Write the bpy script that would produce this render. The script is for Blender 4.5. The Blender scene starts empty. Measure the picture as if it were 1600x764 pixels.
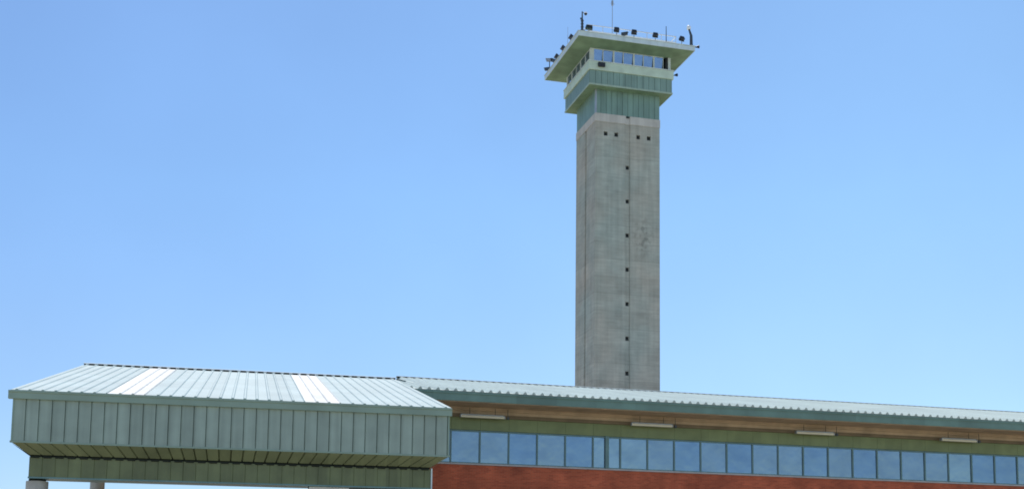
import bpy, bmesh, math, random
from mathutils import Vector, Matrix
random.seed(7)
scene = bpy.context.scene
R_ = math.radians

# ------------------------------------------------------------------ camera
F_PX, PITCH, ROLL, AZ, PX, PY = 1970.0, 6.62, 0.67, 74.455, 810.0, 694.4
a, t, r = R_(AZ), R_(PITCH), R_(ROLL)
fw = Vector((math.cos(a)*math.cos(t), math.sin(a)*math.cos(t), math.sin(t)))
rt = Vector((math.sin(a), -math.cos(a), 0)); up = rt.cross(fw)
rt, up = rt*math.cos(r)+up*math.sin(r), up*math.cos(r)-rt*math.sin(r)
cam_data = bpy.data.cameras.new('camera')
cam = bpy.data.objects.new('camera', cam_data)
scene.collection.objects.link(cam)
M = Matrix((rt, up, -fw)).transposed().to_4x4(); M.translation = Vector((0, 0, 1.6))
cam.matrix_world = M
cam_data.sensor_width = 36; cam_data.lens = F_PX/1600*36
cam_data.shift_x = -(PX-800)/1600; cam_data.shift_y = (PY-382)/1600
cam_data.clip_start = 0.1; cam_data.clip_end = 6000
scene.camera = cam

# ------------------------------------------------------------------ light
SUN_EL, SUN_DX = 62.0, 0.015        # high sun standing behind the building
sdir = Vector((SUN_DX, 1, 0)).normalized()*math.cos(R_(SUN_EL)) + Vector((0, 0, math.sin(R_(SUN_EL))))
world = bpy.data.worlds.new('World'); scene.world = world; world.use_nodes = True
wn = world.node_tree.nodes; wl = world.node_tree.links
bg = wn['Background']
sky = wn.new('ShaderNodeTexSky'); sky.sky_type = 'NISHITA'; sky.sun_disc = False
sky.sun_elevation = R_(SUN_EL); sky.sun_rotation = math.atan2(sdir.x, sdir.y)
sky.altitude = 600; sky.air_density = 1.0; sky.dust_density = 0.6; sky.ozone_density = 1.5
# clear dry air: deeper blue than the standard sky near the horizon, slightly paler towards the right
wtc = wn.new('ShaderNodeTexCoord'); wsp = wn.new('ShaderNodeSeparateXYZ'); wl.new(wtc.outputs['Generated'], wsp.inputs[0])
def ramp(sock, stops, lo, hi):
    mr = wn.new('ShaderNodeMapRange'); wl.new(sock, mr.inputs[0]); mr.inputs[1].default_value = lo; mr.inputs[2].default_value = hi
    cr = wn.new('ShaderNodeValToRGB'); e = cr.color_ramp.elements
    while len(e) < len(stops): e.new(.5)
    for k, (p, c) in enumerate(stops): e[k].position = p; e[k].color = (*c, 1)
    wl.new(mr.outputs[0], cr.inputs[0]); return cr.outputs[0]
rz_ = ramp(wsp.outputs[2], [(0, (.80, .78, .84)), (.16, (.83, .80, .86)), (.36, (.94, .89, .89)), (.60, (1, 1, .98)), (1, (1, 1, 1))], 0, .5)
rx_ = ramp(wsp.outputs[0], [(0, (.525, .65, .765)), (.42, (.585, .725, .825)), (1, (.73, .87, .92))], -.12, .55)
wm = wn.new('ShaderNodeVectorMath'); wm.operation = 'MULTIPLY'; wl.new(rz_, wm.inputs[0]); wl.new(rx_, wm.inputs[1])
wm2 = wn.new('ShaderNodeVectorMath'); wm2.operation = 'MULTIPLY'; wl.new(sky.outputs[0], wm2.inputs[0]); wl.new(wm.outputs[0], wm2.inputs[1])
# the half of the sky behind the camera keeps the plain sky model
mry = wn.new('ShaderNodeMapRange'); wl.new(wsp.outputs[1], mry.inputs[0]); mry.inputs[1].default_value = .35; mry.inputs[2].default_value = -.35
mxw = wn.new('ShaderNodeMix'); mxw.data_type = 'RGBA'; wl.new(mry.outputs[0], mxw.inputs[0]); wl.new(wm2.outputs[0], mxw.inputs[6]); wl.new(sky.outputs[0], mxw.inputs[7])
wnz = wn.new('ShaderNodeTexNoise'); wnz.inputs['Scale'].default_value = 7; wnz.inputs['Detail'].default_value = 5; wl.new(wtc.outputs['Generated'], wnz.inputs['Vector'])
wmr = wn.new('ShaderNodeMapRange'); wl.new(wnz.outputs['Fac'], wmr.inputs[0]); wmr.inputs[1].default_value = .3; wmr.inputs[2].default_value = .7; wmr.inputs[3].default_value = .975; wmr.inputs[4].default_value = 1.025
wvs = wn.new('ShaderNodeVectorMath'); wvs.operation = 'SCALE'; wl.new(mxw.outputs[2], wvs.inputs[0]); wl.new(wmr.outputs[0], wvs.inputs['Scale'])
wl.new(wvs.outputs[0], bg.inputs[0]); bg.inputs[1].default_value = 0.15
sd = bpy.data.lights.new('sun', 'SUN'); sd.energy = 3.6; sd.angle = R_(0.5); sd.color = (1, .965, .91)
so = bpy.data.objects.new('sun', sd); scene.collection.objects.link(so)
so.rotation_euler = sdir.to_track_quat('Z', 'Y').to_euler()
vs = scene.view_settings
vs.view_transform = 'Standard'; vs.look = 'None'; vs.gamma = 1; vs.use_curve_mapping = False
vs.exposure = 0.35
scene.cycles.filter_width = 1.8

# ------------------------------------------------------------------ materials
def mat(name, col, rough=.6, metal=0, noise=.12, scale=1.5, panel=None, panel_amp=.12, streak=0, bump=0, spec=.5, coord='Object'):
    """procedural paint / concrete: blotches, optional per-panel tone, vertical rain streaks."""
    m = bpy.data.materials.new(name); m.use_nodes = True
    n = m.node_tree.nodes; l = m.node_tree.links; b = n['Principled BSDF']
    b.inputs['Roughness'].default_value = rough; b.inputs['Metallic'].default_value = metal
    b.inputs['Specular IOR Level'].default_value = spec
    tc = n.new('ShaderNodeTexCoord')
    val = None
    def mul(x, y):
        q = n.new('ShaderNodeMath'); q.operation = 'MULTIPLY'
        l.new(x, q.inputs[0]); l.new(y, q.inputs[1]); return q.outputs[0]
    def tone(sock, lo, hi, a0=.3, a1=.7):
        q = n.new('ShaderNodeMapRange'); l.new(sock, q.inputs[0])
        q.inputs[1].default_value = a0; q.inputs[2].default_value = a1
        q.inputs[3].default_value = lo; q.inputs[4].default_value = hi; return q.outputs[0]
    nz = n.new('ShaderNodeTexNoise'); nz.inputs['Scale'].default_value = scale; nz.inputs['Detail'].default_value = 6
    l.new(tc.outputs[coord], nz.inputs['Vector'])
    val = tone(nz.outputs['Fac'], 1-noise, 1+noise)
    if streak:
        mp = n.new('ShaderNodeMapping'); mp.inputs['Scale'].default_value = (2.2, 2.2, .12)
        l.new(tc.outputs[coord], mp.inputs['Vector'])
        ns = n.new('ShaderNodeTexNoise'); ns.inputs['Scale'].default_value = 1.6; ns.inputs['Detail'].default_value = 5
        l.new(mp.outputs[0], ns.inputs['Vector'])
        val = mul(val, tone(ns.outputs['Fac'], 1-streak, 1+streak))
    if panel:
        sp = n.new('ShaderNodeSeparateXYZ'); l.new(tc.outputs[coord], sp.inputs[0])
        dv = n.new('ShaderNodeMath'); dv.operation = 'DIVIDE'; l.new(sp.outputs[0], dv.inputs[0]); dv.inputs[1].default_value = panel
        fl = n.new('ShaderNodeMath'); fl.operation = 'FLOOR'; l.new(dv.outputs[0], fl.inputs[0])
        wn_ = n.new('ShaderNodeTexWhiteNoise'); wn_.noise_dimensions = '1D'; l.new(fl.outputs[0], wn_.inputs['W'])
        val = mul(val, tone(wn_.outputs['Value'], 1-panel_amp, 1+panel_amp, 0, 1))
    mx = n.new('ShaderNodeVectorMath'); mx.operation = 'SCALE'
    mx.inputs[0].default_value = col; l.new(val, mx.inputs['Scale'])
    l.new(mx.outputs[0], b.inputs['Base Color'])
    if bump:
        bn = n.new('ShaderNodeBump'); bn.inputs['Strength'].default_value = bump; bn.inputs['Distance'].default_value = .03
        n2 = n.new('ShaderNodeTexNoise'); n2.inputs['Scale'].default_value = scale*6; l.new(tc.outputs[coord], n2.inputs['Vector'])
        l.new(n2.outputs['Fac'], bn.inputs['Height']); l.new(bn.outputs[0], b.inputs['Normal'])
    return m

def brick_mat():
    m = bpy.data.materials.new('red_brick'); m.use_nodes = True
    n = m.node_tree.nodes; l = m.node_tree.links; b = n['Principled BSDF']
    b.inputs['Roughness'].default_value = .85
    tc = n.new('ShaderNodeTexCoord'); sp = n.new('ShaderNodeSeparateXYZ'); l.new(tc.outputs['Object'], sp.inputs[0])
    ad = n.new('ShaderNodeMath'); l.new(sp.outputs[0], ad.inputs[0]); l.new(sp.outputs[1], ad.inputs[1])
    cb = n.new('ShaderNodeCombineXYZ'); l.new(ad.outputs[0], cb.inputs[0]); l.new(sp.outputs[2], cb.inputs[1])
    bt = n.new('ShaderNodeTexBrick'); l.new(cb.outputs[0], bt.inputs['Vector'])
    bt.inputs['Color1'].default_value = (.56, .118, .050, 1); bt.inputs['Color2'].default_value = (.40, .072, .032, 1)
    bt.inputs['Mortar'].default_value = (.46, .165, .085, 1); bt.inputs['Scale'].default_value = 1
    bt.inputs['Mortar Size'].default_value = .008; bt.inputs['Brick Width'].default_value = .25; bt.inputs['Row Height'].default_value = .07
    nz = n.new('ShaderNodeTexNoise'); nz.inputs['Scale'].default_value = .8; nz.inputs['Detail'].default_value = 6
    l.new(tc.outputs['Object'], nz.inputs['Vector'])
    mr = n.new('ShaderNodeMapRange'); l.new(nz.outputs['Fac'], mr.inputs[0])
    mr.inputs[1].default_value = .3; mr.inputs[2].default_value = .7; mr.inputs[3].default_value = .7; mr.inputs[4].default_value = 1.3
    mx = n.new('ShaderNodeVectorMath'); mx.operation = 'SCALE'
    l.new(bt.outputs['Color'], mx.inputs[0]); l.new(mr.outputs[0], mx.inputs['Scale']); l.new(mx.outputs[0], b.inputs['Base Color'])
    bn = n.new('ShaderNodeBump'); bn.inputs['Strength'].default_value = .4; bn.inputs['Distance'].default_value = .01; bn.invert = True
    l.new(bt.outputs['Fac'], bn.inputs['Height']); l.new(bn.outputs[0], b.inputs['Normal'])
    return m

def concrete_mat():
    """board-marked cast concrete: pour lifts, faint rain streaks, rusty and grey blotches."""
    m = mat('tower_concrete', (.43, .43, .375), rough=.9, noise=.12, scale=.9, streak=.10, bump=.25)
    n = m.node_tree.nodes; l = m.node_tree.links; b = n['Principled BSDF']
    src = b.inputs['Base Color'].links[0].from_socket
    tc = [q for q in n if q.type == 'TEX_COORD'][0]
    sp = n.new('ShaderNodeSeparateXYZ'); l.new(tc.outputs['Object'], sp.inputs[0])
    dv = n.new('ShaderNodeMath'); dv.operation = 'DIVIDE'; l.new(sp.outputs[2], dv.inputs[0]); dv.inputs[1].default_value = 1.36
    fl = n.new('ShaderNodeMath'); fl.operation = 'FLOOR'; l.new(dv.outputs[0], fl.inputs[0])
    fr = n.new('ShaderNodeMath'); fr.operation = 'FRACT'; l.new(dv.outputs[0], fr.inputs[0])
    lt = n.new('ShaderNodeMath'); lt.operation = 'LESS_THAN'; l.new(fr.outputs[0], lt.inputs[0]); lt.inputs[1].default_value = .035
    w = n.new('ShaderNodeTexWhiteNoise'); w.noise_dimensions = '1D'; l.new(fl.outputs[0], w.inputs['W'])
    mr = n.new('ShaderNodeMapRange'); l.new(w.outputs['Value'], mr.inputs[0]); mr.inputs[3].default_value = .93; mr.inputs[4].default_value = 1.06
    m2 = n.new('ShaderNodeMath'); m2.operation = 'MULTIPLY_ADD'; l.new(lt.outputs[0], m2.inputs[0]); m2.inputs[1].default_value = -.14
    l.new(mr.outputs[0], m2.inputs[2])
    mpb = n.new('ShaderNodeMapping'); mpb.inputs['Scale'].default_value = (.5, .5, 5.0); l.new(tc.outputs['Object'], mpb.inputs['Vector'])
    nb = n.new('ShaderNodeTexNoise'); nb.inputs['Scale'].default_value = 1.3; nb.inputs['Detail'].default_value = 7; nb.inputs['Roughness'].default_value = .65
    l.new(mpb.outputs[0], nb.inputs['Vector'])
    mb_ = n.new('ShaderNodeMapRange'); l.new(nb.outputs['Fac'], mb_.inputs[0]); mb_.inputs[1].default_value = .3; mb_.inputs[2].default_value = .7; mb_.inputs[3].default_value = .86; mb_.inputs[4].default_value = 1.12
    m3 = n.new('ShaderNodeMath'); m3.operation = 'MULTIPLY'; l.new(m2.outputs[0], m3.inputs[0]); l.new(mb_.outputs[0], m3.inputs[1]); m2 = m3
    # old weather stain: an uneven dark patch low on the right of the front face
    dsub = n.new('ShaderNodeVectorMath'); dsub.operation = 'SUBTRACT'; l.new(tc.outputs['Object'], dsub.inputs[0]); dsub.inputs[1].default_value = (3.95, 0, 29.2)
    dsc = n.new('ShaderNodeVectorMath'); dsc.operation = 'MULTIPLY'; l.new(dsub.outputs[0], dsc.inputs[0]); dsc.inputs[1].default_value = (1.05, 1, .62)
    dln = n.new('ShaderNodeVectorMath'); dln.operation = 'LENGTH'; l.new(dsc.outputs[0], dln.inputs[0])
    n4 = n.new('ShaderNodeTexNoise'); n4.inputs['Scale'].default_value = 2.6; n4.inputs['Detail'].default_value = 4; l.new(tc.outputs['Object'], n4.inputs['Vector'])
    m4 = n.new('ShaderNodeMapRange'); l.new(dln.outputs['Value'], m4.inputs[0]); m4.inputs[1].default_value = 1.15; m4.inputs[2].default_value = .5; m4.inputs[3].default_value = 0; m4.inputs[4].default_value = 1
    m5 = n.new('ShaderNodeMapRange'); l.new(n4.outputs['Fac'], m5.inputs[0]); m5.inputs[1].default_value = .48; m5.inputs[2].default_value = .60; m5.inputs[3].default_value = 0; m5.inputs[4].default_value = .28
    m6 = n.new('ShaderNodeMath'); m6.operation = 'MULTIPLY'; l.new(m4.outputs[0], m6.inputs[0]); l.new(m5.outputs[0], m6.inputs[1])
    m7 = n.new('ShaderNodeMath'); m7.operation = 'SUBTRACT'; m7.inputs[0].default_value = 1; l.new(m6.outputs[0], m7.inputs[1])
    m8 = n.new('ShaderNodeMath'); m8.operation = 'MULTIPLY'; l.new(m2.outputs[0], m8.inputs[0]); l.new(m7.outputs[0], m8.inputs[1]); m2 = m8
    # pinkish / greenish blotches
    nz = n.new('ShaderNodeTexNoise'); nz.inputs['Scale'].default_value = .22; nz.inputs['Detail'].default_value = 4
    l.new(tc.outputs['Object'], nz.inputs['Vector'])
    cr = n.new('ShaderNodeValToRGB'); l.new(nz.outputs['Fac'], cr.inputs[0])
    cr.color_ramp.elements[0].position = .35; cr.color_ramp.elements[0].color = (.92, 1.0, .99, 1)
    cr.color_ramp.elements[1].position = .65; cr.color_ramp.elements[1].color = (1.08, 1.0, .94, 1)
    v1 = n.new('ShaderNodeVectorMath'); v1.operation = 'MULTIPLY'; l.new(src, v1.inputs[0]); l.new(cr.outputs[0], v1.inputs[1])
    v2 = n.new('ShaderNodeVectorMath'); v2.operation = 'SCALE'; l.new(v1.outputs[0], v2.inputs[0]); l.new(m2.outputs[0], v2.inputs['Scale'])
    l.new(v2.outputs[0], b.inputs['Base Color'])
    return m

def glass_mat(name, tint, rough=.04, metal=.75):
    m = bpy.data.materials.new(name); m.use_nodes = True
    n = m.node_tree.nodes; l = m.node_tree.links; b = n['Principled BSDF']
    b.inputs['Metallic'].default_value = metal; b.inputs['Roughness'].default_value = rough
    tc = n.new('ShaderNodeTexCoord'); nz = n.new('ShaderNodeTexNoise'); nz.inputs['Scale'].default_value = .9
    l.new(tc.outputs['Object'], nz.inputs['Vector'])
    mr = n.new('ShaderNodeMapRange'); l.new(nz.outputs['Fac'], mr.inputs[0])
    mr.inputs[1].default_value = .3; mr.inputs[2].default_value = .7; mr.inputs[3].default_value = .92; mr.inputs[4].default_value = 1.08
    mx = n.new('ShaderNodeVectorMath'); mx.operation = 'SCALE'; mx.inputs[0].default_value = tint
    l.new(mr.outputs[0], mx.inputs['Scale']); l.new(mx.outputs[0], b.inputs['Base Color'])
    bn = n.new('ShaderNodeBump'); bn.inputs['Strength'].default_value = .5; bn.inputs['Distance'].default_value = .02
    n2 = n.new('ShaderNodeTexNoise'); n2.inputs['Scale'].default_value = 1.4; l.new(tc.outputs['Object'], n2.inputs['Vector'])
    l.new(n2.outputs['Fac'], bn.inputs['Height']); l.new(bn.outputs[0], b.inputs['Normal'])
    return m

MT = dict(
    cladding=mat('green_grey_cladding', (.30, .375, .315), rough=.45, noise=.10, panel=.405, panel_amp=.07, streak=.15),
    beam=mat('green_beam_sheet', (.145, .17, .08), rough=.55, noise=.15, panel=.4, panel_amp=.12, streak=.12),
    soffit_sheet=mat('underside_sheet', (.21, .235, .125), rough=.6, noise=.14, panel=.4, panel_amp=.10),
    gutter=mat('gutter_paint', (.25, .34, .27), rough=.45, noise=.12, scale=.8),
    roof=mat('roof_sheet', (.375, .45, .435), spec=.3, rough=.65, noise=.09, scale=.5, panel=.8, panel_amp=.05),
    long_roof=mat('pale_roof_sheet', (.46, .53, .49), rough=.6, noise=.09, scale=.5, panel=.8, panel_amp=.05, spec=.3),
    skylight=mat('white_rooflight', (.64, .63, .585), rough=.6, noise=.10, scale=1.1, panel=.4, panel_amp=.08, spec=.3),
    cap=mat('ridge_cap_sheet', (.44, .50, .50), rough=.45, noise=.1),
    filler_and_shadow=mat('filler_foam_and_shadow', (.028, .034, .028), rough=.95, spec=.1),  # also colours the painted shadow dashes under the canopy
    fascia=mat('eave_fascia_paint', (.145, .24, .195), rough=.45, noise=.14, scale=1.2, panel=1.9, panel_amp=.12),
    timber=mat('brown_timber', (.52, .40, .27), rough=.7, noise=.18, scale=1.4),
    dark_timber=mat('dark_stained_timber', (.20, .155, .095), rough=.75, noise=.2, scale=1.4),
    upper=mat('green_wall_panel', (.21, .26, .12), rough=.6, noise=.12, panel=1.373, panel_amp=.08),
    mullion=mat('mullion_paint', (.13, .24, .24), rough=.4),
    sill=mat('sill_concrete', (.50, .47, .45), rough=.8),
    brick=brick_mat(), concrete=concrete_mat(),
    pale_concrete=mat('pale_cap_concrete', (.55, .52, .46), rough=.9, noise=.14, scale=1.0, streak=.1, bump=.2),
    column=mat('column_concrete', (.42, .405, .365), rough=.85, noise=.14, scale=2.5, streak=.1, bump=.2),
    white_pier=mat('white_render', (.74, .73, .70), rough=.8, noise=.06),
    glass=glass_mat('tinted_glass', (.165, .235, .31)),
    glass_blue=glass_mat('tinted_glass_blue', (.145, .225, .325)),
    glass_pale=glass_mat('tinted_glass_pale', (.195, .275, .34)),
    cab_glass=glass_mat('cab_glass', (.19, .26, .38), metal=.8),
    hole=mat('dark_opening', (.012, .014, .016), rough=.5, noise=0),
    neck=mat('teal_sheet', (.19, .30, .25), rough=.5, noise=.12, scale=.7, streak=.12, panel=.45, panel_amp=.10),
    band=mat('balcony_sheet', (.22, .33, .28), rough=.5, noise=.10, scale=.9, streak=.10, panel=.5, panel_amp=.10),
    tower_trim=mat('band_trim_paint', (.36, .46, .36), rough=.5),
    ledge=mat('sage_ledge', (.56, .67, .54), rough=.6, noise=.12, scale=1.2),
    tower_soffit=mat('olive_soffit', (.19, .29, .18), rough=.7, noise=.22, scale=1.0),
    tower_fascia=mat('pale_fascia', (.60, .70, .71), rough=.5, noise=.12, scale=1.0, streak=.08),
    white_frame=mat('pale_frame', (.62, .68, .64), rough=.5),
    black=mat('black_housing', (.012, .014, .02), rough=.5),
    dark_green=mat('dark_green_housing', (.03, .07, .06), rough=.5),
    steel=mat('galvanised_steel', (.36, .39, .42), rough=.4, metal=.4),
    dark_steel=mat('dark_steel', (.05, .065, .08), rough=.5),
    rail=mat('white_rail_paint', (.72, .74, .76), rough=.5),
    white=mat('white_plastic', (.85, .87, .88), rough=.3, noise=.03),
    cream=mat('cream_diffuser', (.80, .76, .60), rough=.4, noise=.05),
    ground=mat('dry_ground', (.32, .28, .20), rough=.95, noise=.25, scale=.05),
)

# ------------------------------------------------------------------ helpers
col = scene.collection
def empty(name, loc, rz=0):
    o = bpy.data.objects.new(name, None); col.objects.link(o); o.location = loc; o.rotation_euler = (0, 0, rz); return o
def tag(o, label=None, cat=None, group=None, kind=None):
    if label: o['label'] = label
    if cat: o['category'] = cat
    if group: o['group'] = group
    if kind: o['kind'] = kind
    return o
class MB:
    def __init__(s): s.bm = bmesh.new()
    def quad(s, *p):
        try: s.bm.faces.new([s.bm.verts.new(q) for q in p])
        except ValueError: pass
        return s
    def box(s, x0, x1, y0, y1, z0, z1):
        v = [s.bm.verts.new((x, y, z)) for x in (x0, x1) for y in (y0, y1) for z in (z0, z1)]
        for f in ((0,1,3,2),(4,6,7,5),(0,4,5,1),(2,3,7,6),(0,2,6,4),(1,5,7,3)): s.bm.faces.new([v[i] for i in f])
        return s
    def tube(s, p0, p1, r0, r1=None, seg=10):
        p0, p1 = Vector(p0), Vector(p1); r1 = r0 if r1 is None else r1
        d = (p1-p0).normalized(); q = d.to_track_quat('Z', 'Y')
        ra = []; rb = []
        for i in range(seg):
            c = Vector((math.cos(2*math.pi*i/seg), math.sin(2*math.pi*i/seg), 0))
            ra.append(s.bm.verts.new(p0+q@(c*r0))); rb.append(s.bm.verts.new(p1+q@(c*r1)))
        for i in range(seg):
            j = (i+1) % seg; s.bm.faces.new((ra[i], ra[j], rb[j], rb[i]))
        s.bm.faces.new(ra[::-1]); s.bm.faces.new(rb); return s
    def ball(s, c, r, sz=1.0):
        res = bmesh.ops.create_uvsphere(s.bm, u_segments=14, v_segments=9, radius=r)
        for v in res['verts']: v.co = Vector((v.co.x, v.co.y, v.co.z*sz))+Vector(c)
        return s
    def prism(s, prof, x0, x1):
        """closed (y,z) profile swept along x"""
        A = [s.bm.verts.new((x0, y, z)) for y, z in prof]; B = [s.bm.verts.new((x1, y, z)) for y, z in prof]
        k = len(prof)
        for i in range(k): s.bm.faces.new((A[i], A[(i+1) % k], B[(i+1) % k], B[i]))
        s.bm.faces.new(A[::-1]); s.bm.faces.new(B); return s
    def rot(s, ang, axis='Z', pivot=(0, 0, 0)):
        bmesh.ops.rotate(s.bm, verts=s.bm.verts, cent=pivot, matrix=Matrix.Rotation(ang, 3, axis)); return s
    def build(s, name, m, parent=None, smooth=False, loc=None, bevel=0):
        bmesh.ops.recalc_face_normals(s.bm, faces=s.bm.faces)
        me = bpy.data.meshes.new(name); s.bm.to_mesh(me); s.bm.free()
        me.materials.append(MT[m] if isinstance(m, str) else m)
        if smooth:
            for p in me.polygons: p.use_smooth = True
            me.set_sharp_from_angle(angle=R_(40))
        o = bpy.data.objects.new(name, me); col.objects.link(o)
        if parent is not None: o.parent = parent
        if loc: o.location = loc
        if bevel:
            bv = o.modifiers.new('bevel', 'BEVEL'); bv.width = bevel; bv.segments = 2; bv.limit_method = 'ANGLE'
        return o
def children(o): return [c for c in bpy.data.objects if c.parent == o]
def copy_tree(o, parent=None):
    c = o.copy(); col.objects.link(c); c.parent = parent
    for ch in children(o): copy_tree(ch, c)
    return c

def rib_sheet(mb, x0, x1, pitch, y0, z0, y1, z1, h=.075, base=.17, top=.07, th=.012, off=0.0):
    """trapezoidal roof sheet from the eave (y0,z0) up to (y1,z1), solid, ribs running up the slope"""
    n0 = math.ceil((x0-off)/pitch-1e-6); pr = [(x0, 0)]
    k = n0
    while True:
        c = off+k*pitch
        if c-base/2 > x1-.01: break
        for dx, hh in ((-base/2, 0), (-top/2, h), (top/2, h), (base/2, 0)):
            x = c+dx
            if x0+.003 < x < x1-.003: pr.append((x, hh))
        k += 1
    pr.append((x1, 0))
    L = math.hypot(y1-y0, z1-z0); ny, nz = -(z1-z0)/L, abs(y1-y0)/L
    if y1 < y0: ny = (z1-z0)/L*1
    def P(x, hh, y, z): return mb.bm.verts.new((x, y+ny*hh, z+nz*hh))
    ta = [P(x, hh, y0, z0) for x, hh in pr]; tb = [P(x, hh, y1, z1) for x, hh in pr]
    ba = [P(x, hh-th if hh == 0 else -th, y0, z0) for x, hh in pr]; bb = [P(x, -th, y1, z1) for x, hh in pr]
    for i in range(len(pr)-1):
        mb.bm.faces.new((ta[i], ta[i+1], tb[i+1], tb[i])); mb.bm.faces.new((ba[i+1], ba[i], bb[i], bb[i+1]))
        mb.bm.faces.new((ba[i], ba[i+1], ta[i+1], ta[i])); mb.bm.faces.new((tb[i], tb[i+1], bb[i+1], bb[i]))
    mb.bm.faces.new((ba[0], ta[0], tb[0], bb[0])); mb.bm.faces.new((ta[-1], ba[-1], bb[-1], tb[-1]))
    return mb

def seam_wall(mb, x0, x1, pitch, y, z0, z1, depth=.045, gap=.034, jit=0.0, lean=(0, 0)):
    """vertical sheet facing -y (local), folded seams every pitch; lean = extra y at bottom/top"""
    xs = []; k = 0; x = x0
    edges = [x0]
    while x+pitch < x1-.05: x += pitch; edges.append(x)
    edges.append(x1)
    lb, lt = lean
    for a_, b_ in zip(edges[:-1], edges[1:]):
        j = random.uniform(-jit, jit)
        l_, r_ = a_+gap/2, b_-gap/2
        mb.quad((l_, y+j+lb, z0), (r_, y+j+lb, z0), (r_, y+j+lt, z1), (l_, y+j+lt, z1))
        mb.quad((l_, y+j+lb, z0), (l_, y+j+lt, z1), (l_-gap/2, y+depth+lt, z1), (l_-gap/2, y+depth+lb, z0))
        mb.quad((r_, y+j+lb, z0), (r_+gap/2, y+depth+lb, z0), (r_+gap/2, y+depth+lt, z1), (r_, y+j+lt, z1))
        if b_ < x1-.1 and depth > .03:     # folded lip standing beside each joint
            e = b_+gap/2+.002
            mb.quad((e, y-.014+lb, z0), (e+.018, y-.014+lb, z0), (e+.018, y-.014+lt, z1), (e, y-.014+lt, z1))
            mb.quad((e, y-.014+lb, z0), (e, y-.014+lt, z1), (e, y+.01+lt, z1), (e, y+.01+lb, z0))
            mb.quad((e+.018, y-.014+lb, z0), (e+.018, y+.01+lb, z0), (e+.018, y+.01+lt, z1), (e+.018, y-.014+lt, z1))
    # backing
    mb.quad((x0, y+.09+lb, z0), (x0, y+.09+lt, z1), (x1, y+.09+lt, z1), (x1, y+.09+lb, z0))
    return mb

# ------------------------------------------------------------------ ground
g = MB(); g.quad((-2500, -2500, 0), (2500, -2500, 0), (2500, 2500, 0), (-2500, 2500, 0))
tag(g.build('ground', 'ground'), kind='structure')

# ------------------------------------------------------------------ gateway canopy
can = tag(empty('canopy', (0, 42.848, 0), -R_(3.433)),
          'long grey green sheet clad canopy with pale ribbed roof standing on round concrete columns', 'canopy')
SL, SR = -5.0, 9.34; EZ = 7.876; TAN = 3.85/17.51; RN = 17.51; RZ = EZ+RN*TAN
BN = 22.0; BZ = RZ-(BN-RN)*TAN
OFF = -5.0+.16
rib = .034
# roof in strips so each white rooflight strip is a sheet of its own
cuts = [SL-.02, -2.04, -.84, 4.36, 5.56, SR+.02]
mb = MB()
for i in (0, 2, 4):
    rib_sheet(mb, cuts[i]+(.002 if i else 0), cuts[i+1]-.002, .4, -.04, EZ-.04*TAN, RN, RZ, h=rib, base=.11, top=.05, off=OFF)
rib_sheet(mb, SL-.02, SR+.02, .4, BN, BZ, RN+.02, RZ, h=rib, base=.11, top=.05, off=OFF)
roof = mb.build('roof', 'roof', can)
for i in (1, 3):
    mb = MB(); rib_sheet(mb, cuts[i]+.002, cuts[i+1]-.002, .4, -.035, EZ-.035*TAN, RN-.3, RZ-.3*TAN, h=rib+.004, base=.11, top=.05, off=OFF)
    s = mb.build('rooflight_strip', 'skylight', can); s['label'] = 'white translucent strip in the ribbed roof'
mb = MB(); ct = RZ+rib+.045
mb.prism([(RN-.28, ct-.28*TAN), (RN, ct), (RN+.28, ct-.28*TAN), (RN+.28, ct-.28*TAN+.014), (RN, ct+.016), (RN-.28, ct-.28*TAN+.014)], SL-.03, SR+.03)
mb.build('ridge_cap', 'cap', roof)
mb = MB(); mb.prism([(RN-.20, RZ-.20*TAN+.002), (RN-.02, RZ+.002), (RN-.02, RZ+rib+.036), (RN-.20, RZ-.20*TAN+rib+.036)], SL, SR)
mb.build('ridge_filler', 'filler_and_shadow', roof)
mb = MB(); rib_sheet(mb, SL, SR, .4, RN-.30, RZ-.30*TAN+.006, RN-.205, RZ-.205*TAN+.006, h=rib+.036, base=.17, top=.14, th=.004, off=OFF)
mb.build('ridge_closure', 'cap', roof)
# gutter
mb = MB(); mb.prism([(-.10, EZ-.30), (-.10, EZ-.115), (-.125, EZ-.09), (-.125, EZ-.035), (-.112, EZ-.035), (-.10, EZ-.075), (.10, EZ-.075), (.10, EZ-.30)], SL-.08, SR+.03)
gut = mb.build('gutter', 'gutter', can)
# fascia, front and both returns
FB = 6.16
mb = MB(); seam_wall(mb, SL+.06, SR-.04, .405, 0, FB+.05, EZ-.30, jit=.004)
mb.build('front_cladding', 'cladding', can)
def return_wall(x, sgn, name='end_cladding'):
    mb = MB()
    w = MB(); seam_wall(w, .02, 11.0, .405, 0, FB+.05, EZ-.1)
    # rotate the sheet so that it faces sideways
    for v in w.bm.verts:
        xx, yy, zz = v.co; v.co = Vector((x-sgn*yy, xx, zz))
    # gable infill above the cladding up to the roof
    w.quad((x-sgn*.05, .05, EZ-.1), (x-sgn*.05, RN, EZ-.1), (x-sgn*.05, RN, RZ-.05), (x-sgn*.05, .55, EZ+.02))
    w.build(name, 'cladding', can)
return_wall(SL+.06, -1); return_wall(SR-.04, 1)
mb = MB(); mb.box(SL+.03, SR-.01, -.02, .07, FB-.0, FB+.06); mb.box(SL+.06, SL+.11, -.022, .0, FB+.06, EZ-.30); mb.box(SR-.09, SR-.04, -.022, .0, FB+.06, EZ-.30)
mb.build('cladding_trim', 'gutter', can)
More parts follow.
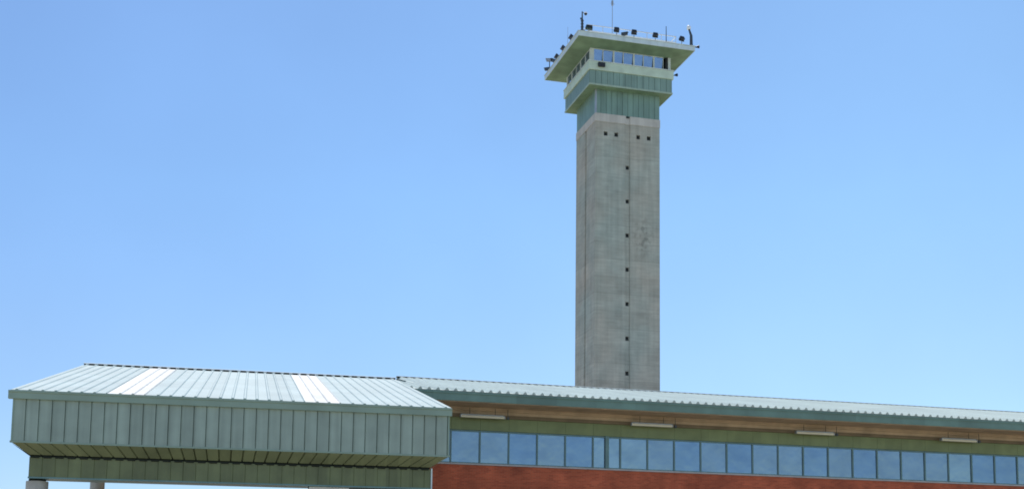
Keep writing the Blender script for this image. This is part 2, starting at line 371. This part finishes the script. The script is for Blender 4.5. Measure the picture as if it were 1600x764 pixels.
# sloping underside between cladding and beam
IN = .55; KZ = 5.80; BB = 5.12
mb = MB()
k = SL+.06; NP = 35; pw = (SR-.04-k)/NP
for i in range(NP):
    x0 = k+i*pw; x1 = x0+pw
    f0 = (x0-k)/(SR-.04-k); f1 = (x1-k)/(SR-.04-k)
    def top(f): return k+f*(SR-.04-k)
    def bot(f): return (SL+.56)+f*((SR-.60)-(SL+.56))
    a0, a1, b0, b1 = top(f0), top(f1), bot(f0), bot(f1)
    g1, g2 = .05, pw-.05
    mb.quad((a0+.03, .0, FB), (a1-.03, .0, FB), (b1-.03, IN-.06, KZ+.03), (b0+.03, IN-.06, KZ+.03))
    mb.quad((a0+.03, 0, FB), (b0+.03, IN-.06, KZ+.03), (b0, IN-.02, KZ+.10), (a0, .04, FB+.05))
    mb.quad((a1-.03, 0, FB), (a1, .04, FB+.05), (b1, IN-.02, KZ+.10), (b1-.03, IN-.06, KZ+.03))
mb.quad((SL+.06, 0, FB), (SL+.56, IN, KZ), (SL+.56, 6, KZ), (SL+.06, 6, FB))
mb.quad((SR-.04, 0, FB), (SR-.60, IN, KZ), (SR-.60, 3.0, KZ), (SR-.04, 3.0, FB))
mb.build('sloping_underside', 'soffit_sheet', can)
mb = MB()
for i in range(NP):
    c_ = SL+.56+(i+.5)/NP*((SR-.60)-(SL+.56)); mb.box(c_-.125, c_+.125, IN-.045, IN+.02, KZ-.065, KZ+.0)  # near-black boxes stand in for shadow dashes at the sheet ends
mb.box(SL+.58, SR-.62, IN+.03, IN+.05, KZ-.12, KZ+.3)  # dark backing added to stop light leaking through the gap
mb.build('shadow_strip', 'filler_and_shadow', can)
# beam
BL, BR = SL+.57, SR-.58
mb = MB(); seam_wall(mb, BL, BR, .405, IN, BB, KZ-.03, depth=.015, gap=.02, jit=.003)
mb.box(BL+.004, BR-.004, IN+.1, IN+1.0, BB+.01, KZ-.1)
mb.quad((BL, IN, BB), (BL, IN, KZ-.03), (BL, IN+1.0, KZ-.03), (BL, IN+1.0, BB)); mb.quad((BR, IN, BB), (BR, IN+1.0, BB), (BR, IN+1.0, KZ-.03), (BR, IN, KZ-.03))
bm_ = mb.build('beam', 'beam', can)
mb = MB(); mb.box(BL-.02, BR+.01, IN-.02, IN+1.02, BB-.05, BB); mb.build('beam_trim', 'mullion', bm_)
mb = MB(); mb.box(BR+.002, BR+.05, IN-.03, IN+.06, BB-.05, KZ); mb.build('end_trim', 'tower_fascia', bm_)
# columns
def column(x, y, top_z, r_=.35):
    mb = MB(); mb.tube((x, y, 0), (x, y, top_z-.07), r_, seg=40)
    c = mb.build('column', 'column', can, smooth=True)
    mb = MB(); mb.tube((x, y, top_z-.07), (x, y, top_z), r_-.08, seg=32); mb.build('bearing', 'filler_and_shadow', c, smooth=True)
column(-4.22, IN+.46, BB-.05); column(-4.36, 19.2, RZ-1.7*TAN-.06, .33)
mb = MB(); mb.box(4.60, 5.96, IN+.12, IN+.95, 0, BB-.052); p = mb.build('pier', 'white_pier', can, bevel=.02); p['label'] = 'white rendered square pier under the beam'

# ------------------------------------------------------------------ long brick building
W = 56.0; X0, X1 = 7.3, 62.0
bld = tag(empty('building', (X0, W, 0)), 'long red brick building with band of blue windows and pale ribbed roof', 'building')
def L(mb):  # world coords -> local of the building
    bmesh.ops.translate(mb.bm, verts=mb.bm.verts, vec=(-X0, -W, 0)); return mb
ZS, ZT = 7.407, 8.868; LZ, LT, RY, RZZ = 10.40, 9.95, 65.726, 12.79
LTAN = (RZZ-LZ)/(RY-54)
RX0 = 10.0; RX1 = 11.5
mb = MB(); rib_sheet(mb, RX1, X1+.3, .4, 54-.05, LZ-.05*LTAN, RY, RZZ, h=.105, base=.20, top=.05, off=.1)
rib_sheet(mb, RX0, RX1-.003, .4, 54-.05, LZ-.05*LTAN, 59.5, LZ+5.5*LTAN, h=.105, base=.20, top=.05, off=.1)
rib_sheet(mb, RX1, X1+.3, .4, 2*RY-54, LZ, RY+.02, RZZ, h=.075, off=.1)
rf = L(mb).build('roof', 'long_roof', bld)
c2 = RZZ+.125
mb = MB(); mb.prism([(RY-.28, c2-.28*LTAN), (RY, c2), (RY+.28, c2-.28*LTAN), (RY+.28, c2-.28*LTAN+.014), (RY, c2+.016), (RY-.28, c2-.28*LTAN+.014)], RX1, X1+.3)
L(mb).build('ridge_cap', 'cap', rf)
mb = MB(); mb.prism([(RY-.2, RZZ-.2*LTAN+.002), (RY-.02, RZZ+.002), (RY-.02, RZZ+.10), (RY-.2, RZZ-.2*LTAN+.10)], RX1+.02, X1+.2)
L(mb).build('ridge_filler', 'filler_and_shadow', rf)
mb = MB(); rib_sheet(mb, RX1+.02, X1+.2, .4, RY-.30, RZZ-.30*LTAN+.006, RY-.205, RZZ-.205*LTAN+.006, h=.106, base=.20, top=.15, th=.004, off=.1)
L(mb).build('ridge_closure', 'cap', rf)
mb = MB(); mb.box(RX0+.02, X1+.25, 53.98, 54.06, LT, LZ-.03); mb.box(RX0+.02, X1+.25, 53.94, 53.978, LZ-.13, LZ-.035)
L(mb).build('fascia', 'fascia', bld)
mb = MB(); mb.box(RX0+.02, X1+.2, 54.06, 55.9, LT+.004, LT+.06); mb.box(RX0+.02, X1+.2, 54.063, 54.16, LT-.03, LT+.002)
L(mb).build('soffit', 'timber', bld)
mb = MB(); mb.box(X0+2.9, X1, 55.70, 55.795, 9.80, LT+.002); L(mb).build('timber_batten', 'timber', bld)
mb = MB(); mb.box(X0+2.9, X1, 55.80, 55.90, 9.66, LT+.002); L(mb).build('timber_wall_plate', 'timber', bld)
mb = MB(); mb.box(X0+2.9, X1, 55.81, 55.925, 9.50, 9.657); L(mb).build('dark_batten', 'dark_timber', bld)
mb = MB()
m0, ms = 13.734, 1.373
x = m0-3*ms
while x < X1-.1:
    mb.box(x+.004, min(x+ms-.004, X1), 55.93, 56.02, ZT+.06, 9.66); x += ms
L(mb).build('upper_wall', 'upper', bld)
mb = MB(); mb.box(X0, X1, 56.0, 56.35, 0, ZS-.09); mb.box(RX0+.15, RX0+.45, 56.35, 75.4, 0, 10.3); mb.box(X1-.3, X1, 56.351, 75.4, 0, 9.9); mb.box(RX0+.16, X1-.01, 75.1, 75.42, 0, 9.9)
L(mb).build('brick_wall', 'brick', bld)
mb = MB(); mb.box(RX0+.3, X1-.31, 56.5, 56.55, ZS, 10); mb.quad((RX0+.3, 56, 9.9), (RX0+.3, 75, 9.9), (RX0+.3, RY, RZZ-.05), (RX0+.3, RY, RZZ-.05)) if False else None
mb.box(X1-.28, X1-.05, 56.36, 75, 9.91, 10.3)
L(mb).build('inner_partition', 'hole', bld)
# gable ends
for gx in (RX1+.05, X1-.12):
    mb = MB(); v = [(gx, 54.2, LZ-.02), (gx, 75.4+1.7, LZ-.02), (gx, RY, RZZ-.06)]
    v2 = [(gx+.1, y, z) for _, y, z in v]
    mb.quad(*v); mb.quad(*v2[::-1])
    L(mb).build('gable', 'fascia', bld)
mb = MB(); mb.box(X0+.02, X1, 55.93, 56.02, ZS-.085, ZS-.01)
L(mb).build('window_sill', 'sill', bld, bevel=.01)
# windows: each a pane in its frame
i = -2; k = 0
while m0+i*ms < X1-1:
    x0, x1 = m0+(i-1)*ms, m0+i*ms
    if x1 < 11: i += 1; continue
    fr = MB(); w = .075
    fr.box(x0+.002, x0+w/2, 55.96, 56.06, ZS, ZT+.05); fr.box(x1-w/2, x1-.002, 55.96, 56.06, ZS, ZT+.05)
    fr.box(x0+w/2, x1-w/2, 55.97, 56.05, ZT-.02, ZT+.048); fr.box(x0+w/2, x1-w/2, 55.97, 56.05, ZS-.008, ZS+.035)
    f = L(fr).build('window', 'mullion', bld)
    tx, tz = random.uniform(-.006, .006), random.uniform(-.006, .006)
    p_ = MB(); p_.quad((x0+.03, 56.01-tx, ZS+.03), (x1-.03, 56.01+tx, ZS+.03), (x1-.03, 56.01+tx+tz, ZT-.01), (x0+.03, 56.01-tx+tz, ZT-.01))
    L(p_).build('pane', random.choice(['glass', 'glass', 'glass_blue', 'glass_pale']), f)
    i += 1
mb = MB(); xd = m0+4.5*ms; mb.box(xd-.09, xd+.09, 55.90, 55.99, ZS-.0, ZT+.06); L(mb).build('cover_post', 'mullion', bld, bevel=.01)

# strip lights under the eave
def strip_light():
    root = empty('strip_light', (0, 0, 0))
    mb = MB(); mb.prism([(-.07, 0), (-.09, .06), (-.05, .11), (.05, .11), (.09, .06), (.07, 0)], -1.02, 1.02); mb.build('diffuser', 'cream', root, bevel=.006)
    mb = MB(); mb.box(1.16, 1.26, -.06, .06, -.02, .10); mb.tube((1.2, 0, .1), (1.2, 0, .45), .015, seg=6); mb.build('junction_box', 'dark_steel', root)
    mb = MB(); mb.box(-1.05, -1.021, -.1, .1, -.005, .13); mb.box(1.021, 1.05, -.1, .1, -.005, .13); mb.box(-1.0, 1.0, -.06, .06, .112, .15); mb.build('housing', 'steel', root)
    for hx in (-.6, .6): mb = MB(); mb.tube((hx, 0, .15), (hx, 0, .46), .012); mb.build('hanger', 'dark_steel', root)
    return root
sl = strip_light()
slab = ['cream strip light under the eave next to the end of the canopy',
        'cream strip light under the eave just below and right of the tower',
        'cream strip light under the eave, third along from the canopy',
        'cream strip light under the eave farthest from the canopy']
for i, xx in enumerate((13.72, 22.0, 30.6, 38.75)):
    o = sl if i == 0 else copy_tree(sl)
    o.location = (xx, 55.5, 9.44)
    tag(o, slab[i], 'lamp', 'strip lights under the eave')

# ------------------------------------------------------------------ tower
TX, TY, TW, TB = 30.978, 90.0, 5.382, 4.721
tow = tag(empty('watchtower', (TX, TY, 0)), 'tall square concrete tower with green cabin and flat overhanging roof', 'tower')
ST = 38.17; NT = 38.82; NB = 40.75
def grid_face(mb, u0, u1, z0, z1, y, holes, reveal):
    us = sorted({u0, u1}|{h[0] for h in holes}|{h[1] for h in holes}); zs = sorted({z0, z1}|{h[2] for h in holes}|{h[3] for h in holes})
    for a0, a1 in zip(us[:-1], us[1:]):
        for b0, b1 in zip(zs[:-1], zs[1:]):
            c = ((a0+a1)/2, (b0+b1)/2)
            if any(h[0] < c[0] < h[1] and h[2] < c[1] < h[3] for h in holes): continue
            mb.quad((a0, y, b0), (a1, y, b0), (a1, y, b1), (a0, y, b1))
    for h in holes:
        p = [(h[0], h[2]), (h[1], h[2]), (h[1], h[3]), (h[0], h[3])]
        for (p0, p1) in zip(p, p[1:]+p[:1]):
            mb.quad((p0[0], y, p0[1]), (p1[0], y, p1[1]), (p1[0], y+reveal, p1[1]), (p0[0], y+reveal, p0[1]))
hs = .16
gr = (2.50, 2.90)      # groove down the middle of the front
gz = [34.67-2.722*i for i in range(0, 13)]
win_hi = [.86, 1.74, 3.58, 4.46]
mb = MB()
holes_lo = [(x-hs, x+hs, 37.05, 37.39) for x in win_hi]
grid_face(mb, 0, gr[0], 0, ST, 0, [h for h in holes_lo if h[1] < 2.5], .3)
grid_face(mb, gr[1], TW, 0, ST, 0, [h for h in holes_lo if h[0] > 2.9], .3)
grid_face(mb, gr[0], gr[1], 0, ST, .09, [(2.56, 2.84, z-.16, z+.16) for z in gz], .25)
for gx in gr: mb.quad((gx, 0, 0), (gx, .09, 0), (gx, .09, ST), (gx, 0, ST))
# left face with its groove
gl = (2.16, 2.44)
def side(x, sg):
    mb.quad((x, 0, 0), (x, gl[0], 0), (x, gl[0], ST), (x, 0, ST)); mb.quad((x, gl[1], 0), (x, TB, 0), (x, TB, ST), (x, gl[1], ST))
    mb.quad((x+sg*.12, gl[0], 0), (x+sg*.12, gl[1], 0), (x+sg*.12, gl[1], ST), (x+sg*.12, gl[0], ST))
    for y in gl: mb.quad((x, y, 0), (x+sg*.12, y, 0), (x+sg*.12, y, ST), (x, y, ST))
side(0, 1); side(TW, -1)
mb.quad((0, TB, 0), (TW, TB, 0), (TW, TB, ST), (0, TB, ST))
shaft = mb.build('shaft', 'concrete', tow)
for x in win_hi:
    mb = MB(); mb.box(x-hs+.002, x+hs-.002, .2, .24, 37.052, 37.388); mb.build('small_window', 'hole', shaft)
for z in gz:
    mb = MB(); mb.box(2.562, 2.838, .26, .30, z-.158, z+.158); mb.build('small_window', 'hole', shaft)
# pale collar
mb = MB(); mb.box(-.03, 2.52, -.03, TB+.03, ST, NT); mb.box(2.88, TW+.03, -.03, TB+.03, ST, NT); mb.box(2.52, 2.88, .06, TB+.02, ST, NT)
mb.build('concrete_collar', 'pale_concrete', tow)
mb = MB(); mb.box(2.58, 2.82, .0, .058, 38.68, NT-.02); mb.build('vent', 'hole', tow)
def clad_box(name, m, o, z0, z1, pitch=.45, d=.012, trim=None):
    """square storey clad with seamed sheet on all four sides, o = overhang beyond the shaft"""
    mb = MB(); x0, x1, y0, y1 = -o, TW+o, -o, TB+o
    mb.box(x0+.05, x1-.05, y0+.05, y1-.05, z0, z1)
    def seam(u0, u1, f):
        n = max(1, round((u1-u0)/pitch)); p = (u1-u0)/n
        for i in range(n):
            a_, b_ = u0+i*p+.02, u0+(i+1)*p-.02; e = random.uniform(0, d)
            q = [f(a_, e, z0), f(b_, e, z0), f(b_, e, z1), f(a_, e, z1)]; q2 = [f(a_, .055, z0), f(b_, .055, z0), f(b_, .055, z1), f(a_, .055, z1)]
            mb.quad(*q)
            for i0 in range(4): mb.quad(q[i0], q[(i0+1) % 4], q2[(i0+1) % 4], q2[i0])
    seam(x0, x1, lambda u, e, z: (u, y0+e, z)); seam(x0, x1, lambda u, e, z: (u, y1-e, z))
    seam(y0+.06, y1-.06, lambda u, e, z: (x0+e, u, z)); seam(y0+.06, y1-.06, lambda u, e, z: (x1-e, u, z))
    return mb.build(name, m, tow)
clad_box('neck', 'neck', .0, NT, NB, pitch=.45)
mb = MB(); mb.box(-.025, .10, -.025, .10, NT, NB-.01); mb.build('neck_corner_trim', 'steel', tow)
OB = .76
clad_box('balcony_band', 'band', OB, NB+.06, 41.95, pitch=.5)
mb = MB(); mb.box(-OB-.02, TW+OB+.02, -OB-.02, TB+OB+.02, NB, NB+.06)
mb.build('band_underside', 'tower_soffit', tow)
mb = MB(); mb.box(-OB-.03, TW+OB+.03, -OB-.03, -OB+.01, NB-.01, NB+.13); mb.box(-OB-.03, -OB+.01, -OB+.012, TB+OB+.03, NB-.01, NB+.13); mb.box(TW+OB-.01, TW+OB+.03, -OB+.012, TB+OB+.03, NB-.01, NB+.13)
mb.build('band_trim', 'tower_trim', tow)
# ledge below the cab windows
LO = .86
mb = MB(); mb.box(-LO, TW+LO, -LO, TB+LO, 41.952, 42.62)
mb.build('ledge', 'ledge', tow, bevel=.02)
mb = MB(); mb.box(-LO-.03, TW+LO+.03, -LO-.03, TB+LO+.03, 42.622, 42.69); mb.build('ledge_cap', 'white_frame', tow)
# cab core and windows
CZ0, CZ1 = 42.69, 43.76; CO = .66
mb = MB(); mb.box(-CO+.26, TW+CO-.26, -CO+.26, TB+CO-.26, CZ0, CZ1); mb.build('cab_core', 'hole', tow)
def cab_face(f, u0, u1, nb):
    p = (u1-u0)/nb
    for i in range(nb):
        a_, b_ = u0+i*p, u0+(i+1)*p
        big = .10 if i % 2 == 0 else .03
        mb = MB()
        def bx(ua, ub, d0, d1, z0, z1):
            c0 = f(ua, d0, z0); c1 = f(ub, d1, z1)
            mb.box(min(c0[0], c1[0]), max(c0[0], c1[0]), min(c0[1], c1[1]), max(c0[1], c1[1]), z0, z1)
        bx(a_+.002, a_+big, 0, .08, CZ0, CZ1); bx(b_-.03, b_-.002, 0, .08, CZ0, CZ1)
        bx(a_+big, b_-.03, .01, .07, CZ1-.06, CZ1-.002); bx(a_+big, b_-.03, .01, .07, CZ0+.002, CZ0+.05)
        w_ = mb.build('window', 'white_frame', tow)
        mb = MB(); tl = random.uniform(-.01, .01)
        mb.quad(f(a_+.03, .17, CZ0+.03), f(b_-.03, .17+tl, CZ0+.03), f(b_-.03, .03+tl, CZ1-.04), f(a_+.03, .03, CZ1-.04)); mb.build('pane', 'cab_glass', w_)
cab_face(lambda u, d, z: (u, -CO+d, z), -CO+.2, TW+CO-.6, 7)
cab_face(lambda u, d, z: (-CO+d, u, z), -CO+.2, TB+CO-.2, 5)
cab_face(lambda u, d, z: (TW+CO-d, u, z), -CO+.2, TB+CO-.2, 5)
cab_face(lambda u, d, z: (u, TB+CO-d, z), -CO+.2, TW+CO-.2, 6)
for cx in (-CO-.01, TW+CO-.2):
    for cy in (-CO-.01, TB+CO-.2): mb = MB(); mb.box(cx, cx+.21, cy, cy+.21, CZ0, CZ1); mb.build('corner_post', 'white_frame', tow)
mb = MB(); mb.box(TW+CO-.42, TW+CO-.24, -CO+.0, -CO+.1, CZ0+.1, CZ1-.02); mb.build('door_panel', 'hole', tow)
# roof slab
RO = 2.14; RZ0, RZ1 = 43.76, 44.28
FZ = 43.96                                   # bottom of the thin fascia; the underside slopes in and down from it
mb = MB()
def ring(o, z): return [(-o, -o, z), (TW+o, -o, z), (TW+o, TB+o, z), (-o, TB+o, z)]
ro_, ri_, rt_ = ring(RO-.05, FZ), ring(CO-.05, RZ0-.01), ring(RO-.05, FZ+.18)
mb.bm.verts.ensure_lookup_table()
vo, vi, vt = [[mb.bm.verts.new(p) for p in q_] for q_ in (ro_, ri_, rt_)]
for k in range(4):
    l_ = (k+1) % 4
    mb.bm.faces.new((vo[k], vo[l_], vi[l_], vi[k])); mb.bm.faces.new((vo[l_], vo[k], vt[k], vt[l_]))
mb.bm.faces.new(vi); mb.bm.faces.new(vt)
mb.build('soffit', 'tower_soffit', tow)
mb = MB()
for (xa, xb, ya, yb) in ((-RO, TW+RO, -RO, -RO+.048), (-RO, TW+RO, TB+RO-.048, TB+RO), (-RO, -RO+.048, -RO+.05, TB+RO-.05), (TW+RO-.048, TW+RO, -RO+.05, TB+RO-.05)):
    mb.box(xa, xb, ya, yb, FZ-.03, RZ1)
mb.build('fascia', 'tower_fascia', tow, bevel=.01)
mb = MB(); mb.box(-RO-.04, TW+RO+.04, -RO-.04, TB+RO+.04, RZ1+.002, RZ1+.06); mb.build('roof', 'white_frame', tow)
# railing set back from the edge
q = RO-1.15; mb = MB(); RT = RZ1+.06
cs = [(-q, -q), (TW+q, -q), (TW+q, TB+q), (-q, TB+q)]
for (p0, p1) in zip(cs, cs[1:]+cs[:1]):
    for h in (.62, 1.1): mb.tube((*p0, RT+h), (*p1, RT+h), .038, seg=6)
    n = 6
    for i in range(n):
        x_, y_ = p0[0]+(p1[0]-p0[0])*i/n, p0[1]+(p1[1]-p0[1])*i/n; mb.tube((x_, y_, RT), (x_, y_, RT+1.12), .028, seg=6)
mb.build('railing', 'rail', tow)
# dark box lamps under the cab windows and at the right corner of the ledge
def wall_box(x, y, z, w, h, name, m):
    mb = MB(); mb.box(x-w/2, x+w/2, y-.2, y, z-h/2, z+h/2); mb.box(x-.04, x+.04, y, y+.06, z-.04, z+.04); return mb.build(name, m, tow, bevel=.02)

# ------------------------------------------------------------------ things on the tower
RTOP = RT
def spot(name, label, cat, x, y, z, rz=0, group=None):
    return tag(empty(name, (x, y, z), rz), label, cat, group)
def floodlight(hm='black', w=.37, tilt=-28, h=.42):
    root = empty('floodlight', (0, 0, 0))
    mb = MB(); mb.tube((0, 0, 0), (0, 0, h-.06), .035, seg=8); mb.box(-.12, .12, -.1, .1, 0, .03); mb.build('stand', 'steel', root)
    mb = MB(); mb.box(-w/2-.03, -w/2-.005, -.03, .03, h-.07, h+.14); mb.box(w/2+.005, w/2+.03, -.03, .03, h-.07, h+.14); mb.box(-w/2-.03, w/2+.03, -.03, .03, h-.09, h-.065)
    mb.build('bracket', 'dark_steel', root)
    mb = MB(); mb.prism([(-.16, -.15), (-.16, .15), (.10, .11), (.17, .05), (.17, -.05), (.10, -.11)], -w/2, w/2)
    mb.rot(R_(tilt), 'X'); bmesh.ops.translate(mb.bm, verts=mb.bm.verts, vec=(0, 0, h+.1)); mb.build('housing', hm, root, bevel=.01)
    mb = MB(); mb.box(-w/2+.03, w/2-.03, -.168, -.162, -.12, .12); mb.rot(R_(tilt), 'X'); bmesh.ops.translate(mb.bm, verts=mb.bm.verts, vec=(0, 0, h+.1)); mb.build('lens', 'hole', root)
    return root
G = 'floodlights along the tower roof edge'
fl0 = floodlight()
fr_y = TY-RO+.2; lf_x = TX-RO+.2
specs = [  # x, y, rz, label
    (32.0, fr_y, 0, 'black floodlight on the front roof edge, just below the thin central antenna'),
    (33.45, fr_y, 0, 'black floodlight near the middle of the front roof edge, right of the small camera'),
    (35.22, fr_y, 0, 'black floodlight on the front roof edge, left of the thin dark rod'),
    (37.45, fr_y, .25, 'black floodlight at the right end of the front roof edge beside the domed post'),
    (lf_x, 90.3, -math.pi/2, 'dark floodlight on the left roof edge nearest the lamp mast'),
    (lf_x, 92.4, -math.pi/2, 'dark floodlight on the left roof edge, second down from the lamp mast'),
    (lf_x, 94.1, -math.pi/2, 'dark floodlight on the left roof edge, third down from the lamp mast'),
]
for i, (x, y, rz, lb) in enumerate(specs):
    o = fl0 if i == 0 else copy_tree(fl0)
    o.location = (x, y, RTOP); o.rotation_euler = (0, 0, rz); tag(o, lb, 'floodlight', G)
g2 = floodlight('dark_green', .5, -10, .30); g2.location = (29.75, fr_y, RTOP); tag(g2, 'dark green square floodlight on the front roof edge beside the lamp mast', 'floodlight', G)
# far-left cluster of cameras
def camera_unit(name, label, x, y, z0, h, rz, group='cameras on the tower roof', hm='dark_steel'):
    root = spot(name, label, 'camera', x, y, z0, rz, group)
    mb = MB(); mb.tube((0, 0, 0), (0, 0, h), .04, seg=8); mb.box(-.1, .1, -.1, .1, 0, .03); mb.build('stand', 'dark_steel', root)
    mb = MB(); mb.box(-.11, .11, -.26, .2, h, h+.2); mb.box(-.13, .13, -.34, .22, h+.2, h+.22); mb.build('housing', hm, root, bevel=.01)
    mb = MB(); mb.tube((0, -.285, h+.1), (0, -.262, h+.1), .08, seg=12); mb.build('lens', 'hole', root)
    return root
camera_unit('surveillance_camera', 'small dark camera low on the front roof edge, right of the central antenna', 32.62, fr_y, RTOP, .16, .9)
camera_unit('surveillance_camera', 'dark camera on a stalk, upper of the cluster at the left roof corner', lf_x+.15, 95.4, RTOP, .62, -1.2)
camera_unit('surveillance_camera', 'grey camera on a stalk, tallest in the cluster at the left roof corner', lf_x, 96.1, RTOP, .95, -1.9, hm='steel')
camera_unit('surveillance_camera', 'dark camera, lowest in the cluster at the left roof corner', lf_x+.05, 96.75, RTOP, .45, -2.2)
# lamp mast near the front left corner
m_ = spot('lamp_mast', 'dark mast with small white lamp at the near corner of the tower roof', 'mast', 29.2, fr_y, RTOP)
mb = MB(); mb.tube((0, 0, 0), (0, 0, 1.0), .10, .085, seg=10); mb.tube((0, 0, 1.0), (0, 0, 1.62), .06, .045, seg=10); mb.box(-.17, .17, -.17, .17, 0, .1)
for z in (.35, .6, .85): mb.tube((0, 0, z), (0, 0, z+.05), .125, seg=10)
mb.box(-.16, .02, -.05, .05, .98, 1.1); mb.build('pole', 'dark_steel', m_)
mb = MB(); mb.tube((0, 0, 1.55), (.34, 0, 1.5), .022, seg=6); mb.build('arm', 'dark_steel', m_)
mb = MB(); mb.tube((.28, 0, 1.50), (.28, 0, 1.62), .15, .08, seg=14); mb.build('lamp_cover', 'white', m_)
mb = MB(); mb.tube((.28, 0, 1.38), (.28, 0, 1.497), .08, .13, seg=14); mb.build('lamp_head', 'black', m_)
# thin aerials
def aerial(label, x, y, z, h, r_, fit=True, m='steel', group='aerials on the tower roof'):
    root = spot('antenna', label, 'antenna', x, y, z, 0, group)
    mb = MB(); mb.box(-.1, .1, -.1, .1, 0, .03); mb.tube((0, 0, 0), (0, 0, h), r_, r_*.7, seg=8); mb.build('rod', m, root)
    if fit:
        mb = MB(); mb.tube((0, 0, h*.86), (0, 0, h*.93), r_*2.6, seg=8)
        for k_ in range(4):
            c, s_ = math.cos(k_*math.pi/2), math.sin(k_*math.pi/2); mb.tube((0, 0, h*.9), (c*.22, s_*.22, h*.88), .012, seg=5)
        mb.build('crown', m, root)
    return root
aerial('tall thin grey antenna with a small crown rising from the middle of the tower roof', 33.18, 92.3, RTOP, 5.4, .035)
aerial('short thin dark rod standing near the right end of the front roof edge', 36.2, fr_y+.15, RTOP, 1.45, .04, False, 'dark_steel')
aerial('very thin whip antenna above the left roof edge', lf_x, 91.2, RTOP, 1.75, .018, False, 'steel')
# domed post
d_ = spot('domed_post', 'stout grey post topped by a white dome at the tower roof right corner', 'post', 38.2, fr_y, RTOP)
mb = MB(); mb.tube((.06, 0, 0), (.05, 0, .9), .13, .11, seg=12); mb.tube((.05, 0, .9), (-.12, 0, 1.38), .10, .07, seg=12); mb.build('post', 'dark_steel', d_, smooth=True)
mb = MB(); mb.tube((-.15, 0, 1.38), (-.15, 0, 1.50), .15, .17, seg=14); mb.ball((-.15, 0, 1.56), .17, .9); mb.build('dome', 'white', d_, smooth=True)
# small dark siren at the outermost corner, and one on the ledge corner
def siren(label, x, y, z, rz):
    root = spot('siren', label, 'siren', x, y, z, rz, 'small dark sirens on the tower')
    mb = MB(); mb.tube((0, 0, 0), (.14, 0, .05), .03, seg=8); mb.build('bracket', 'dark_steel', root)
    mb = MB(); mb.tube((.10, 0, .05), (.34, 0, .10), .05, .13, seg=14); mb.build('horn', 'black', root)
    return root
siren('small dark horn siren sticking out from the right corner of the tower roof', TX+TW+RO, TY-RO+.05, RZ1-.05, .0)
siren('small dark horn siren at the right corner of the sage green ledge', TX+TW+LO, TY-LO+.1, 42.3, .0)
b_ = spot('lamp_box', 'square black lamp box fixed under the tower windows near the front left corner', 'lamp', TX+.15, TY-LO, 42.34)
mb = MB(); mb.box(-.28, .28, -.22, -.04, -.16, .16); mb.build('housing', 'black', b_, bevel=.02)
mb = MB(); mb.box(-.05, .05, -.04, 0, -.05, .05); mb.build('bracket', 'dark_steel', b_)
